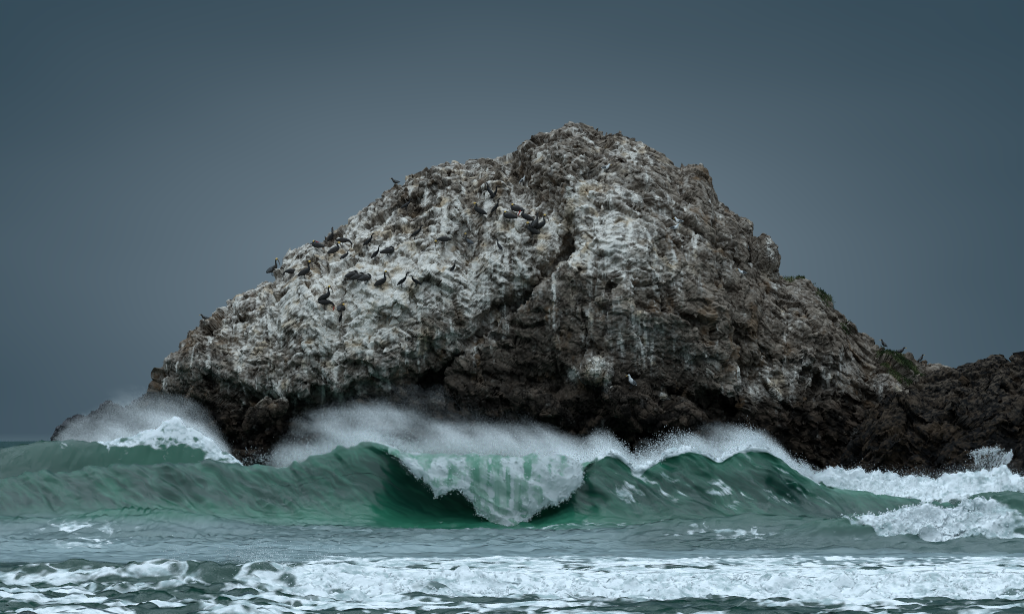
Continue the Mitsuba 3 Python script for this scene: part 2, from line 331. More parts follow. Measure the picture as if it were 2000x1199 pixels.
def refit(v, out, win=31):
    """Lowers or raises the columns so that the broken crest keeps the outline's height."""
    px, py = proj(v)
    b = np.arange(out[0][0], out[-1][0], 4.0)
    k = np.clip(((px - b[0]) / 4).astype(int), 0, len(b) - 1)
    top = np.full(len(b), 1e9)
    np.minimum.at(top, k, py)
    want = np.interp(b, *np.array(out, float).T)
    d = np.where(top < 1e8, top - want, 0)
    w = np.hanning(win // 2 + 2)[1:-1]
    d = np.convolve(np.pad(d, len(w) // 2, mode='edge'), w / w.sum(), 'valid')[:len(b)]
    fall = ss(0.0, 1.0, (v[:, 2] + 2) / np.maximum(CAM[2] + (857 - np.interp(px, *np.array(out, float).T)) / 30 + 2, 0.5))
    v = v.copy()
    v[:, 2] += np.interp(px, b, d) / 30 * fall
    return v


RV = refit(RV, OUT)
RN = vnormals(RV, RF)
put('sea_stack', (RV, RF), 'stone', False, np.stack(guano_tone(RV, RN), -1),
    'tall craggy guano-whitened sea rock with a dark wet base rising behind the breaking wave', 'rock')
RPX, RPY = proj(RV)


def boulder(key, px, py, Y, r, seed, sub=5, rz=0, rockfn=guano_tone, bsdf='stone', **kw):
    m = trimesh.creation.icosphere(subdivisions=sub)
    v = np.array(m.vertices) * V3(r)
    v = v @ rotm([0, 1, 0], rz).T + P(px, py, Y)
    f = np.array(m.faces)
    s = float(np.mean(r))
    for size, amp in ((1.1 * s, 0.22 * s), (0.45 * s, 0.09 * s), (0.3, 0.05)):
        v = v + vnormals(v, f) * (amp * facets(v, size, (1, 1, 1.3), seed, 0.6, 0.5, 0.08))[:, None]
    put(key, (v, f), bsdf, False, np.stack(rockfn(v, vnormals(v, f)), -1), **kw)


boulder('sea_stack__knob', 1494, 505, 252.5, (1.0, 1.3, 1.75), 71, 6, label='upright rounded knob standing out from the right shoulder of the rock')
boulder('sea_stack__knob_001', 1360, 352, 256.5, (0.95, 1.2, 1.0), 72)
boulder('sea_stack__knob_002', 1452, 455, 254.5, (0.6, 1.0, 1.0), 73)
boulder('sea_stack__block', 1165, 728, 239.6, (1.1, 0.9, 0.85), 74, 6, 12, label='streaked square block jutting out low on the rock')
boulder('sea_stack__block_001', 1240, 800, 238.4, (1.9, 1.2, 1.0), 75, 6, 30)
boulder('sea_stack__block_002', 1330, 830, 238.6, (1.7, 1.2, 1.1), 76, 6, -10)
boulder('sea_stack__block_003', 1060, 800, 239.0, (2.2, 1.3, 1.0), 77, 6, 25)
boulder('sea_stack__block_004', 520, 810, 243.2, (1.6, 1.1, 0.8), 78, 6, -35)

# ---------------------------------------------------------------- the dark rock on the right and the low rock on the left
OUT2 = [(1600, 930), (1625, 905), (1645, 880), (1665, 845), (1690, 810), (1715, 780), (1745, 765), (1775, 748), (1800, 733), (1830, 722), (1855, 715), (1880, 712), (1905, 704), (1925, 698), (1945, 690), (1965, 692), (1985, 697), (2010, 690), (2050, 680), (2100, 690), (2150, 740)]
V2, F2, FR2 = loft(OUT2, lambda u: np.interp(u, [1600, 1800, 2150], [240, 243, 246]), lambda u: np.interp(u, [1600, 1700, 1900, 2100, 2150], [238, 232.5, 230, 230, 240]), 300, 230, 40)
SLAB = rotm([0, 1, 0], 40) @ rotm([1, 0, 0], 25)
_px, _py = proj(V2)
_q = (_px + _py * 1.15) / 46.0
V2 = V2 + (vnormals(V2, F2) * (FR2 * (1.4 * (np.abs(2 * noise(np.stack([_q, _q * 0, V2[:, 2] / 9], -1), 5) - 1)) + 0.35 * noise(np.stack([_q * 2.7, _q * 0, V2[:, 2] / 4], -1), 6)))[:, None])
V2 = V2 + vnormals(V2, F2) * (FR2 * 0.8 * facets(V2, 2.6, (3.2, 1.4, 0.6), 44, 0.35, 0.3, 0.04, SLAB))[:, None]
V2 = refit(craggy(V2, F2, FR2, 0.3, 40, SLAB), OUT2)


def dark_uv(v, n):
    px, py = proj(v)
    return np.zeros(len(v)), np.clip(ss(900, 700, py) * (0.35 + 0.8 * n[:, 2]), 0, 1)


put('dark_rock', (V2, F2), 'wet_stone', False, np.stack(dark_uv(V2, vnormals(V2, F2)), -1), 'low dark brown rock with slanting slabs joining the great rock on its right', 'rock')

OUT3 = [(85, 880), (100, 856), (108, 832), (125, 823), (142, 813), (152, 810), (162, 816), (185, 796), (200, 785), (210, 784), (222, 786), (240, 795), (262, 780), (285, 768), (320, 760), (380, 800), (400, 860)]
V3_, F3, FR3 = loft(OUT3, lambda u: 305 + 0 * u, lambda u: np.interp(u, [85, 240, 400], [304, 298, 303]), 150, 80, 20)
V3_ = refit(craggy(V3_, F3, FR3, 0.5, 50), OUT3, 15)
put('low_rock', (V3_, F3), 'hazed_stone', False, None, 'low jagged rock coloured haze grey and half hidden by blown spray, left of the great rock', 'rock')

boulder('wet_boulder', 2022, 915, 214, (1.5, 1.5, 2.0), 81, 6, 20, lambda v, n: (0 * n[:, 0], 0.3 + 0 * n[:, 0]), 'wet_stone',
        label='black wet boulder at the right edge with white water draining past it', category='rock')

# ---------------------------------------------------------------- the sea: one sheet of upright profiles, each column running from the beach to the horizon
NC = 730
xs = np.linspace(-34, 34, NC)


def curve(pts, d):
    """(z over x) of a line of pixels at distance d."""
    px, py = np.array(pts, float).T
    w = P(px, py, d)
    return np.interp(xs, w[:, 0], w[:, 2])


def colpx(d):
    return 1000 + FOC * xs / d


def smooth_cols(a, k):
    w = np.hanning(2 * k + 3)[1:-1]
    return np.convolve(np.pad(a, k, mode='edge'), w / w.sum(), 'valid')


pxB = colpx(176.5)
YB = np.interp(pxB, [-200, 0, 300, 560, 900, 1130, 1300, 1500, 1650, 2000, 2300], [173, 174, 175.5, 177, 176.5, 177, 178, 180, 184, 190, 192])
HB = curve([(-400, 938), (-100, 938), (0, 932), (100, 924), (200, 915), (300, 904), (420, 899), (480, 909), (530, 914), (600, 896), (650, 880), (690, 868), (735, 868), (800, 880), (860, 889), (930, 889), (1000, 892), (1060, 891), (1110, 894), (1148, 902), (1185, 876), (1210, 886), (1242, 918), (1265, 904), (1300, 884), (1350, 872), (1380, 882), (1408, 898), (1432, 878), (1465, 866), (1500, 872), (1540, 895), (1580, 928), (1640, 950), (1720, 968), (1850, 990), (2100, 1000), (2400, 1000)], 178)
HB = smooth_cols(HB, 3)
LB = ss(715, 830, pxB) * ss(1165, 1120, pxB) + 0.14 * ss(1150, 1200, pxB) * ss(1600, 1500, pxB)
TIP = curve([(600, 890), (740, 884), (800, 905), (830, 922), (850, 947), (872, 944), (900, 938), (920, 960), (932, 990), (958, 1010), (985, 1019), (1010, 1012), (1040, 1000), (1056, 972), (1080, 968), (1100, 966), (1130, 945), (1150, 905), (1180, 890), (1600, 900)], 173.6)
TIP = TIP - 0.38 * ss(0.1, 0.9, HB - TIP) + (0.40 * (fbm(np.stack([xs / 0.5, xs * 0, xs * 0], -1), 3, 3) - 0.5) + 0.25 * (noise(np.stack([xs / 0.14, xs * 0, xs * 0], -1), 4) - 0.5)) * ss(0.1, 0.7, HB - TIP)
TIP = np.where(pxB > 1160, HB * 0.94, TIP)
KB = np.interp(pxB, [0, 300, 560, 800, 1150, 1300, 1600, 2000], [2.2, 1.9, 1.35, 1.0, 1.0, 1.15, 1.4, 1.8])     # how far the face runs out
one = np.ones(NC)


def lerp(a, b):
    return a * (1 - LB) + b * LB


LF = LB * ss(1125, 1045, pxB)      # how hollow the face is: not under the lip's right end


def lerf(a, b):
    return a * (1 - LF) + b * LF


H = HB
ctrl = [(-9 * KB, 0 * H), (-6.4 * KB, 0.0 * H), (lerf(-4.4 * KB, -4.0 * KB), lerf(0.05, 0.0) * H), (lerf(-2.9 * KB, -2.5 * KB), lerf(0.2, 0.05) * H), (lerf(-1.9 * KB, -1.5 * KB), lerf(0.42, 0.24) * H), (lerf(-1.25 * KB, -0.95 * KB), lerf(0.66, 0.54) * H), (-0.8 * KB + 0.15 * LB, lerp(0.83, 0.80) * H),
        (lerp(-0.6 * KB, -1.0 * one), lerp(0.9, 0.93) * H), (lerp(-0.5 * KB, -1.95 * one), lerp(0.93, 0.91) * H), (lerp(-0.42 * KB, -2.4 * one), lerp(0.95 * H, 0.55 * (0.93 * H) + 0.45 * TIP)),
        (lerp(-0.36 * KB, -2.6 * one), lerp(0.965 * H, TIP)), (lerp(-0.3 * KB, -2.82 * one), lerp(0.975 * H, TIP - 0.03)), (lerp(-0.25 * KB, -2.95 * one), lerp(0.985 * H, TIP + 0.12)),
        (lerp(-0.2 * KB, -2.85 * one), lerp(0.99 * H, 0.5 * TIP + 0.5 * 0.97 * H)), (lerp(-0.12 * KB, -2.3 * one), lerp(1.0 * H, 0.95 * H)), (lerp(-0.05 * KB, -1.3 * one), lerp(1.01 * H, 1.02 * H)),
        (0.3 * one, 1.01 * H), (1.2 * one, 0.96 * H), (3.2 * one, 0.72 * H), (6 * one, 0.36 * H), (9 * one, 0.1 * H), (12 * one, 0 * H), (14 * one, 0 * H)]
CY, CZ = np.array([c[0] for c in ctrl]), np.array([c[1] for c in ctrl])
NS3 = 340
tt = np.concatenate([np.linspace(1, 3, 30)[:-1], np.linspace(3, 16, 251)[:-1], np.linspace(16, 21, 61)])     # uniform cubic B-spline parameter
ii = np.clip(np.floor(tt).astype(int), 1, len(ctrl) - 3)
fr = (tt - ii)[:, None]
W4 = [(1 - fr) ** 3 / 6, (3 * fr ** 3 - 6 * fr ** 2 + 4) / 6, (-3 * fr ** 3 + 3 * fr ** 2 + 3 * fr + 1) / 6, fr ** 3 / 6]
SY = sum(w * CY[ii - 1 + k] for k, w in enumerate(W4)) + YB
SZ = sum(w * CZ[ii - 1 + k] for k, w in enumerate(W4))


def seg(a, b, n, dense=()):
    """n rows from a to b, closer together in the given (centre, half width, factor) strips."""
    t = np.linspace(0, 1, 2001)
    y = np.mean(a) + (np.mean(b) - np.mean(a)) * t
    w = 1 + sum(f * np.exp(-((y - c) / h) ** 2) for c, h, f in dense) + 0 * t
    k = np.concatenate([[0], np.cumsum(0.5 * (w[1:] + w[:-1]))])
    return a + (b - a) * np.interp(np.linspace(0, k[-1], n), k, t)[:, None]


y_s0 = seg(22 * one, 84 * one, 16)
y_s1 = seg(84 * one, 134 * one, 300, [(101, 4, 0.8)])
y_s2 = seg(134 * one, SY[0], 220, [(140.5, 2.0, 6), (150, 4, 1)])
y_s4 = seg(SY[-1], 236 * one, 280, [(193, 2.5, 4), (210, 3, 5)])
y_s5 = 236 * (7000 / 236.0) ** np.linspace(0, 1, 90)[:, None] * one
Y = np.vstack([y_s0[:-1], y_s1[:-1], y_s2[:-1], SY[:-1], y_s4[:-1], y_s5])
nr0, nr1, nr2, nr3 = 15, 299, 219, len(tt) - 1
zB = np.zeros_like(Y)
r3 = slice(nr0 + nr1 + nr2, nr0 + nr1 + nr2 + nr3)
zB[r3] = SZ[:-1]
X = xs[None] * np.maximum(1, Y / 236)
V = np.broadcast_to(np.linspace(0, 1, 1), (1,))      # placeholder
lipP = np.zeros_like(Y)
lipP[r3] = tt[:-1, None]
NR = Y.shape[0]
PX0 = 1000 + FOC * X / Y


def n3(a, b, c, seed=0):
    return noise(np.stack(np.broadcast_arrays(a, b, c), -1), seed)


def f3(a, b, c, o=3, seed=0):
    return fbm(np.stack(np.broadcast_arrays(a, b, c), -1), o, seed)


def bell(u):
    return np.exp(-np.abs(u) ** 1.7)


def wave(pts, d, yoff, wf, wb):
    """A swell whose crest shows along these pixels at distance d."""
    hh = smooth_cols(curve(pts, d), 4)
    u = Y - (d + yoff)
    return hh * np.where(u < 0, bell(u / wf), bell(u / wb))


zero = 0 * Y
# far left breaker, behind the main wave
crA = np.interp(xs, *P([-200, 0, 200, 400, 600, 2300], 0, 194)[:, [0]].T, [196, 195, 194, 193.5, 193, 193]) if False else 194 + 0 * xs
pxA = 1000 + FOC * X / 194
wfA = np.interp(pxA, [0, 150, 300, 420, 500, 2000], [5, 3.4, 2.0, 2.2, 3.5, 4])
hA = smooth_cols(curve([(-400, 880), (-60, 872), (0, 870), (60, 861), (100, 855), (140, 858), (180, 863), (250, 852), (300, 832), (345, 819), (395, 838), (430, 873), (480, 908), (540, 965), (650, 1000), (800, 1008), (2300, 1008)], 194), 3)
uA = Y - 194
zA = np.maximum(hA, 0) * np.where(uA < 0, bell(uA / wfA), bell(uA / 5.0))
pxC = 1000 + FOC * X / 140
hC = -0.22 + smooth_cols(curve([(-400, 1068), (1300, 1068), (1500, 1045), (1600, 1012), (1660, 998), (1720, 994), (1800, 990), (1860, 974), (1920, 956), (1980, 952), (2050, 960), (2300, 975)], 141.5), 4)
uC = Y - 141.5
zC = np.maximum(hC, 0) * np.where(uC < 0, bell(uC / 1.7), bell(uC / 4.0))
zS = wave([(-400, 1058), (1050, 1058), (1150, 1042), (1250, 1028), (1350, 1014), (1450, 1008), (1550, 1010), (1650, 1018), (1750, 1036), (2300, 1055)], 151, 0, 2.2, 5)
zL = wave([(-400, 1012), (0, 1012), (100, 1014), (180, 1004), (260, 998), (340, 1001), (420, 1014), (520, 1035), (700, 1043), (2300, 1043)], 160, 0, 3.0, 5)
# whitewater by the dark rock
hD = smooth_cols(curve([(-400, 993), (1450, 993), (1540, 960), (1580, 930), (1610, 918), (1700, 920), (1800, 928), (1860, 928), (1900, 916), (1960, 912), (2000, 926), (2300, 925)], 212), 4)
uD = Y - 212
zD = np.maximum(hD, 0) * np.where(uD < 0, bell(uD / 3.0), bell(uD / 6.0))
# shore break
pxF = 1000 + FOC * X / 100
hF = np.interp(pxF, [-300, 0, 450, 560, 640, 760, 1000, 1500, 2300], [0.42, 0.45, 0.5, 0.50, 0.58, 0.46, 0.38, 0.40, 0.44]) + 0.16 * (f3(X / 0.9, Y / 3, 0 * X, 3, 21) - 0.5)
yF = 101.5 + 1.6 * (n3(X / 5, 0 * X, 0 * X, 23) - 0.5) + np.interp(pxF, [0, 500, 2000], [2.0, 0, -1.5])
uF = Y - yF
zF = hF * np.where(uF < 0, bell(uF / 1.7), bell(uF / 6.0))
near = ss(240, 225, Y)
zsw = zA + zC + zS + zL + zD + zF
# ripples: long low undulations running along the crests plus fine chop
wx, wy = X + 1.2 * (n3(X / 3, Y / 3, zero, 28) - 0.5), Y + 1.2 * (n3(X / 3, Y / 3, zero, 29) - 0.5)
chop = 0.26 * (f3(wx / 4.0, wy / 2.0, zero, 2, 31) - 0.5) + 0.30 * (ridged(np.stack([wx / 2.6, wy / 0.9, zero], -1), 3, 35) - 0.6) + 0.12 * (ridged(np.stack([wx / 0.7, wy / 0.32, zero], -1), 2, 38) - 0.6)
amp = np.where(Y < 134, 0.75 + 0.35 * ss(118, 100, Y), 1.0 + 0.35 * ss(134, 138, Y) * ss(172, 168, Y))
amp = np.where((lipP > 2), np.maximum(np.maximum(0.3, ss(5, 2, lipP)), ss(17, 20.5, lipP)), amp)
Zall = zB + zsw * near + chop * amp * near + (1 - near) * (0.9 * (f3(X / 40, Y / 14, 0 * X, 3, 41) - 0.5) + 0.15 * (f3(X / 6, Y / 3, 0 * X, 2, 42) - 0.5)) - 0.10 * ss(225, 236, Y)
SV = np.stack([X, Y, Zall], -1)
# striations of the wave's face: fine ribs running down to the right
face = ss(2.2, 4, lipP) * ss(17.5, 15.5, lipP)
fx, fz = X + 0.0 * Y, Zall
ang = math.radians(-38)
al, ac = fx * math.cos(ang) - fz * math.sin(ang) * -1, fx * math.sin(ang) * -1 + fz * math.cos(ang)
ac = fx * math.sin(math.radians(35)) + fz * math.cos(math.radians(35)) + 0.5 * (f3(X / 1.5, Zall / 1.5, 0 * X, 2, 55) - 0.5)
al = fx * math.cos(math.radians(35)) - fz * math.sin(math.radians(35))
rib = (f3(al / 2.2, ac / 0.40, 0 * X, 3, 51) - 0.5) * 0.52 + (f3(al / 0.8, ac / 0.19, 0 * X, 2, 52) - 0.5) * 0.16
barrel = ss(620, 760, PX0) * ss(1150, 1100, PX0)
rib *= face * (1 - 0.75 * barrel * ss(10, 8, lipP))
SFaces = grid_faces(NR, NC)
sv = SV.reshape(-1, 3)
sv = sv + vnormals(sv, SFaces) * rib.reshape(-1, 1)
# ---- foam cover (0..1) and aeration, with painted light through the crests (0..1)
w1 = f3(X / 3.0, Y / 2.0, Zall / 1.5, 3, 71) - 0.5
w2 = f3(X / 0.9, Y / 0.6, Zall / 0.6, 3, 72) - 0.5
foam, air = np.zeros_like(Y), np.zeros_like(Y)
up = lambda a, b: np.maximum(a, b)
G = lambda x, c, w: np.exp(-((x - c) / w) ** 2)
PXs, PYs = (a.reshape(Y.shape) for a in proj(sv))
# main crest
crest = G(lipP, 15.6, 1.3) * (lipP > 0)
cre = np.interp(PX0, [300, 480, 600, 690, 760, 830, 1000, 1100, 1150, 1240, 1320, 1420, 1480, 1560, 1640, 1800], [0.25, 0.4, 0.5, 0.85, 0.75, 0.5, 0.45, 0.9, 0.9, 0.7, 0.6, 0.75, 1.0, 1.0, 0.5, 0.1])
foam = up(foam, crest * (cre + 0.5 * w2))
lip = LB[None] * ss(9.5, 10.5, lipP) * ss(15.6, 14.4, lipP)
strand = f3(X / 0.22, Zall / 1.6, 0 * X, 3, 77) - 0.5
foam = up(foam, lip * (0.50 + 1.0 * strand + 0.7 * w1 + 0.35 * G(lipP, 11.5, 1.2) + 0.35 * ss(1040, 1110, PX0)) * ss(0.3, 0.8, LB)[None])
air = up(air, lip * (0.82 + 0.5 * w1))
rightface = ss(1140, 1220, PX0) * ss(1750, 1600, PX0) * face
streak = f3(al / 3.2, ac / 0.21, 0 * X, 2, 78) - 0.5
foam = up(foam, rightface * (0.32 + 0.45 * w1 + 0.25 * w2 + 0.24 * ss(8, 13, lipP)))
air = up(air, (Y < 178) * (0.32 + 0.24 * ss(165, 135, Y) + 0.28 * w1) * ss(4.5, 2.5, lipP) * ss(120, 126, Y) * (1 - 0.72 * ss(1120, 1320, PX0 + 90 * w1) * ss(134, 138, Y)))
filament = ss(0.10, 0.32, f3(al / 1.6, ac / 0.24, 0 * X, 2, 98) - 0.5 + 0.3 * w1)
air = up(air, face * filament * 0.15 * (1 - 0.8 * barrel * ss(10, 8, lipP)) * ss(15, 10, lipP))
air = up(air, face * (LB[None] * ss(4.5, 14, lipP) + (1 - LB[None]) * ss(3.6, 9.0, lipP)) * ((0.26 - 0.13 * ss(760, 520, PX0)) + 0.26 * rightface - 0.02 * barrel * ss(11, 6, lipP) + 0.25 * np.clip(streak, 0, 1) * rightface))  # upper face painted paler green, as if skylight came through it
ragged = ss(1140, 1190, PX0) * ss(1640, 1580, PX0) * ss(6.2, 8.8, lipP + 4.5 * w1 + 3 * w2) * (lipP < 17.5) * face
foam = up(foam, ragged * 0.95)
bigf = ss(1430, 1500, PX0) * ss(1640, 1580, PX0) * ss(9, 12, lipP) * (lipP < 19)
foam = up(foam, bigf * (0.85 + 0.5 * w2))
# left breaker
inA = G(uA, 0.2, 1.3) * (np.abs(uA) < 6)
fa = np.interp(pxA, [0, 90, 150, 200, 260, 320, 350, 410, 440, 480, 560], [0.1, 0.15, 0.35, 0.7, 0.75, 0.85, 1.0, 1.0, 0.75, 0.5, 0.0])
foam = up(foam, inA * (fa + 0.7 * w2))
air = up(air, G(uA, -1.0, 1.6) * np.interp(pxA, [0, 180, 300, 420, 520], [0.03, 0.08, 0.26, 0.22, 0]))  # see-through glow of this peak, also put into the colour
# right breaker
inC = ss(-3.0, -2.0, uC) * ss(2.2, 0.9, uC)
fc = np.interp(pxC, [1560, 1640, 1700, 1760, 1850, 1940, 1985, 2040], [0, 0.3, 0.75, 1.0, 1.05, 0.95, 0.5, 0.2])
topC = np.interp(pxC, [1600, 1840, 1940, 2000, 2100], [1.6, 1.4, 0.0, -0.5, -0.8])
lowC = np.interp(pxC, [1600, 1680, 1760, 1830, 2100], [0.3, -0.8, -1.6, -2.0, -2.2])
foam = up(foam, fc * ss(lowC - 0.5, lowC + 0.3, uC + 1.2 * w2) * ss(topC, topC - 0.9, uC) * (1 + 0.4 * w2))
# whitewater by the dark rock
fd = ss(1540, 1620, 1000 + FOC * X / 212) * ss(-4.0, -2.0, uD + 2 * w1) * ss(9, 4, uD)
foam = up(foam, fd * (0.95 + 0.6 * w2))
# patches on the open water
foam = up(foam, ss(134, 137, Y) * (Y < 176) * (0.03 + 0.85 * w1 * ss(4.5, 2, lipP) + 0.5 * (f3(X / 9, Y / 7, 0 * X, 2, 79) - 0.5)) * (lipP < 5))
foam = up(foam, gauss(PXs, PYs, 170, 1040, 130, 35) * (0.55 + 1.0 * w1) * (Y < 165))
foam = up(foam, gauss(PXs, PYs, 1500, 1045, 200, 20) * (0.38 + 1.1 * w1 + 0.5 * w2) * (Y > 136) * (Y < 160))
# shore foam
sheet = ss(480, 640, PX0 + 120 * w1) * ss(132, 127, Y + 5 * w1 + 4 * (f3(X / 9, 0 * X, 0 * X, 2, 80) - 0.5)) * ss(100, 103, Y)
foam = up(foam, sheet * (0.62 + 0.75 * (f3(X / 3.5, Y / 0.9, 0 * X, 3, 81) - 0.5) + 0.2 * ss(122, 112, Y)))
lsheet = ss(620, 480, PX0) * ss(118, 115, Y + 2 * w1) * ss(103, 106, Y)
foam = up(foam, lsheet * (0.52 + 0.9 * w1))
brk = ss(500, 600, PX0 + 60 * w1) * ss(103.5, 102, Y) * ss(94.5, 97.0, Y + 2.5 * w1)
foam = up(foam, brk * (0.85 + 0.7 * w2 + 0.3 * w1))
lace = ss(640, 480, PX0) * ss(105, 102, Y)
foam = up(foam, lace * (0.31 + 1.1 * w1 + 0.5 * w2))
foam = up(foam, (Y < 96) * (0.42 + 1.0 * w1 + 0.4 * w2) * ss(300, 600, PX0))
foam = np.clip(foam, 0, 1)
air = np.clip(air + 0.25 * brk * foam, 0, 1)
# boiling foam stands up in lumps
lump = np.zeros_like(Y)
foam = up(foam, gauss(PXs, PYs, 520, 1120, 70, 45) * (0.66 + 0.9 * w1 + 0.4 * w2) * (Y < 108))
foam = np.clip(foam, 0, 1)
boil = up(up(fc * ss(lowC - 0.5, lowC + 0.3, uC) * ss(topC, topC - 0.9, uC), fd), up(0.72 * brk, 0.6 * bigf))
boil = up(boil, 0.6 * inA * fa)
boil = up(boil, 0.25 * lip)
q = sv.reshape(NR, NC, 3)
billow = lambda s, seed: np.abs(2 * noise(q / s, seed) - 1)
lump = boil * (0.60 * billow(1.0, 91) + 0.34 * billow(0.45, 92) + 0.18 * billow(0.2, 93) - 0.50)
lump += 0.12 * foam * (lace + lsheet) * billow(0.5, 94) + lace * 0.6 * (ridged(q / np.array([1.5, 1.1, 1.5]), 3, 95) - 0.55)
sv = sv + vnormals(sv, SFaces) * lump.reshape(-1, 1)
# split into the open water and the waves that stand out of it
uv = own_uv(np.stack([foam.ravel(), air.ravel()], -1), sv)
normals = vnormals(sv, SFaces)


def part_of(mask):
    """The faces of the sheet whose first corner is in the mask, as a mesh of their own."""
    f = SFaces[mask.ravel()[SFaces[:, 0]]]
    used, inv = np.unique(f, return_inverse=True)
    return sv[used], inv.reshape(-1, 3), normals[used], uv[used]


def put_sheet(key, mask, bsdf='water', **kw):
    v, f, n, t = part_of(mask)
    path = meshkit.write_ply((v, f), False, t, None, normals=n)
    scene[key] = {'type': 'ply', 'filename': path, 'face_normals': False, 'bsdf': {'type': 'ref', 'id': bsdf}}
    tag(key, **kw)


rows = np.arange(NR)[:, None] + 0 * X
mB = (rows >= r3.start) & (rows < r3.stop) & (np.abs(X) < 26)
mL = mB & (lipP > 7.5) & (lipP < 15.3) & (LB[None] > 0.3)
mA = (Y > 189) & (Y < 200) & (pxA < 560) & ~mB
mC = (Y > 137.5) & (Y < 147) & (pxC > 1580) & ~mB
mF = (Y > 94) & (Y < 104)
put_sheet('sea', ~(mB | mA | mC | mF), kind='structure', label='grey green sea streaked with foam')
put_sheet('sea__breaking_wave', mB & ~mL, label='long green wave with a pale plunging lip in the middle')
put_sheet('sea__breaking_wave__lip', mL, 'thin_water', label='pale green lip of falling water laced with white')
put_sheet('sea__breaking_wave_001', mA, label='green peak blowing spray behind the main wave at far left')
put_sheet('sea__breaking_wave_002', mC, label='smaller white breaker at the right edge')
put_sheet('sea__breaking_wave_003', mF, label='shore break of tumbling foam along the bottom')
bm = trimesh.creation.box([240, 80, 0.4])
bm.apply_translation([0, -28, 0.2])
put('beach', bm, 'sand', kind='structure', label='wet sand under the viewpoint')

# ---------------------------------------------------------------- foam clumps and flung drops
rng = np.random.default_rng(5)
fv = sv.reshape(NR, NC, 3)
fn = normals.reshape(NR, NC, 3)


def scatter(weight, n, off0, off1, r0, r1, kind='ico', push=(0, 0, 0)):
    """n small lumps or drops thrown from the sheet's points, chosen by weight."""
    w = weight.ravel() / weight.sum()
    k = rng.choice(w.size, n, p=w)
    c = sv[k] + normals[k] * rng.uniform(off0, off1, (n, 1)) + rng.normal(size=(n, 3)) * 0.05
    c = c + np.abs(rng.normal(size=(n, 1))) * V3(push)
    r = r0 * (r1 / r0) ** rng.random(n)
    if kind == 'ico':
        bv = V3([[1, 0, 0], [-1, 0, 0], [0, 1, 0], [0, -1, 0], [0, 0, 1], [0, 0, -1]])
        bf = np.array([[0, 2, 4], [2, 1, 4], [1, 3, 4], [3, 0, 4], [2, 0, 5], [1, 2, 5], [3, 1, 5], [0, 3, 5]])
    else:
        bv, bf = V3([[1, 1, 1], [1, -1, -1], [-1, 1, -1], [-1, -1, 1]]) * 0.6, np.array([[0, 1, 2], [0, 3, 1], [0, 2, 3], [1, 3, 2]])
    a = rng.normal(size=(n, 4))
    a /= np.linalg.norm(a, axis=1, keepdims=True)
    R = np.stack([trimesh.transformations.quaternion_matrix(x)[:3, :3] for x in a[:64]])[rng.integers(0, 64, n)]
    sc = r[:, None] * rng.uniform(0.6, 1.3, (n, 3))
    v = np.einsum('nij,nkj->nki', R, bv[None] * sc[:, None]) + c[:, None]
    f = bf[None] + (np.arange(n) * len(bv))[:, None, None]
    return v.reshape(-1, 3), f.reshape(-1, 3)


scene['froth'] = {'type': 'diffuse', 'reflectance': {'type': 'rgb', 'value': [0.82, 0.85, 0.86]}}
inview = (np.abs(X) < 0.14 * Y)
put('foam_clumps', scatter((boil ** 2 + 0.6 * lip * foam) * foam * inview * np.minimum(1, (Y / 140) ** 2), 26000, -0.02, 0.06, 0.016, 0.055), 'froth', True, label='froth tumbling on the breaking crests', category='foam', kind='stuff')
crestw = np.clip(crest * cre * 0.8 * ss(430, 600, PX0) + 0.05 * inA * fa * G(uA, 0, 0.4) + bigf * G(lipP, 15, 1.5), 0, 1) * inview
put('spray_drops', scatter(crestw * ss(110, 180, np.where(Y > 188, pxA, 999)) + 0.12 * G(lipP, 11, 1) * LB[None], 38000, -0.05, 0.28, 0.008, 0.026, 'tet', (-0.15, 0.25, 0.28)), 'froth', False, label='fine drops torn off the crests of the waves', category='spray', kind='stuff')
splash = (G(PX0, 500, 60) + 0.8 * G(PX0, 640, 30) + 0.5 * G(PX0, 345, 20)) * G(uF, 0.5, 1.2) + 0.5 * fd * G(uD, 0, 1.5) * ss(1600, 1900, PX0)
put('spray_drops_001', scatter(splash * inview, 6000, 0.0, 0.25, 0.005, 0.018, 'tet', (0, 0, 0.22)), 'froth', False, label='drops splashing up from the foam near the shore and the dark rock', category='spray', kind='stuff')

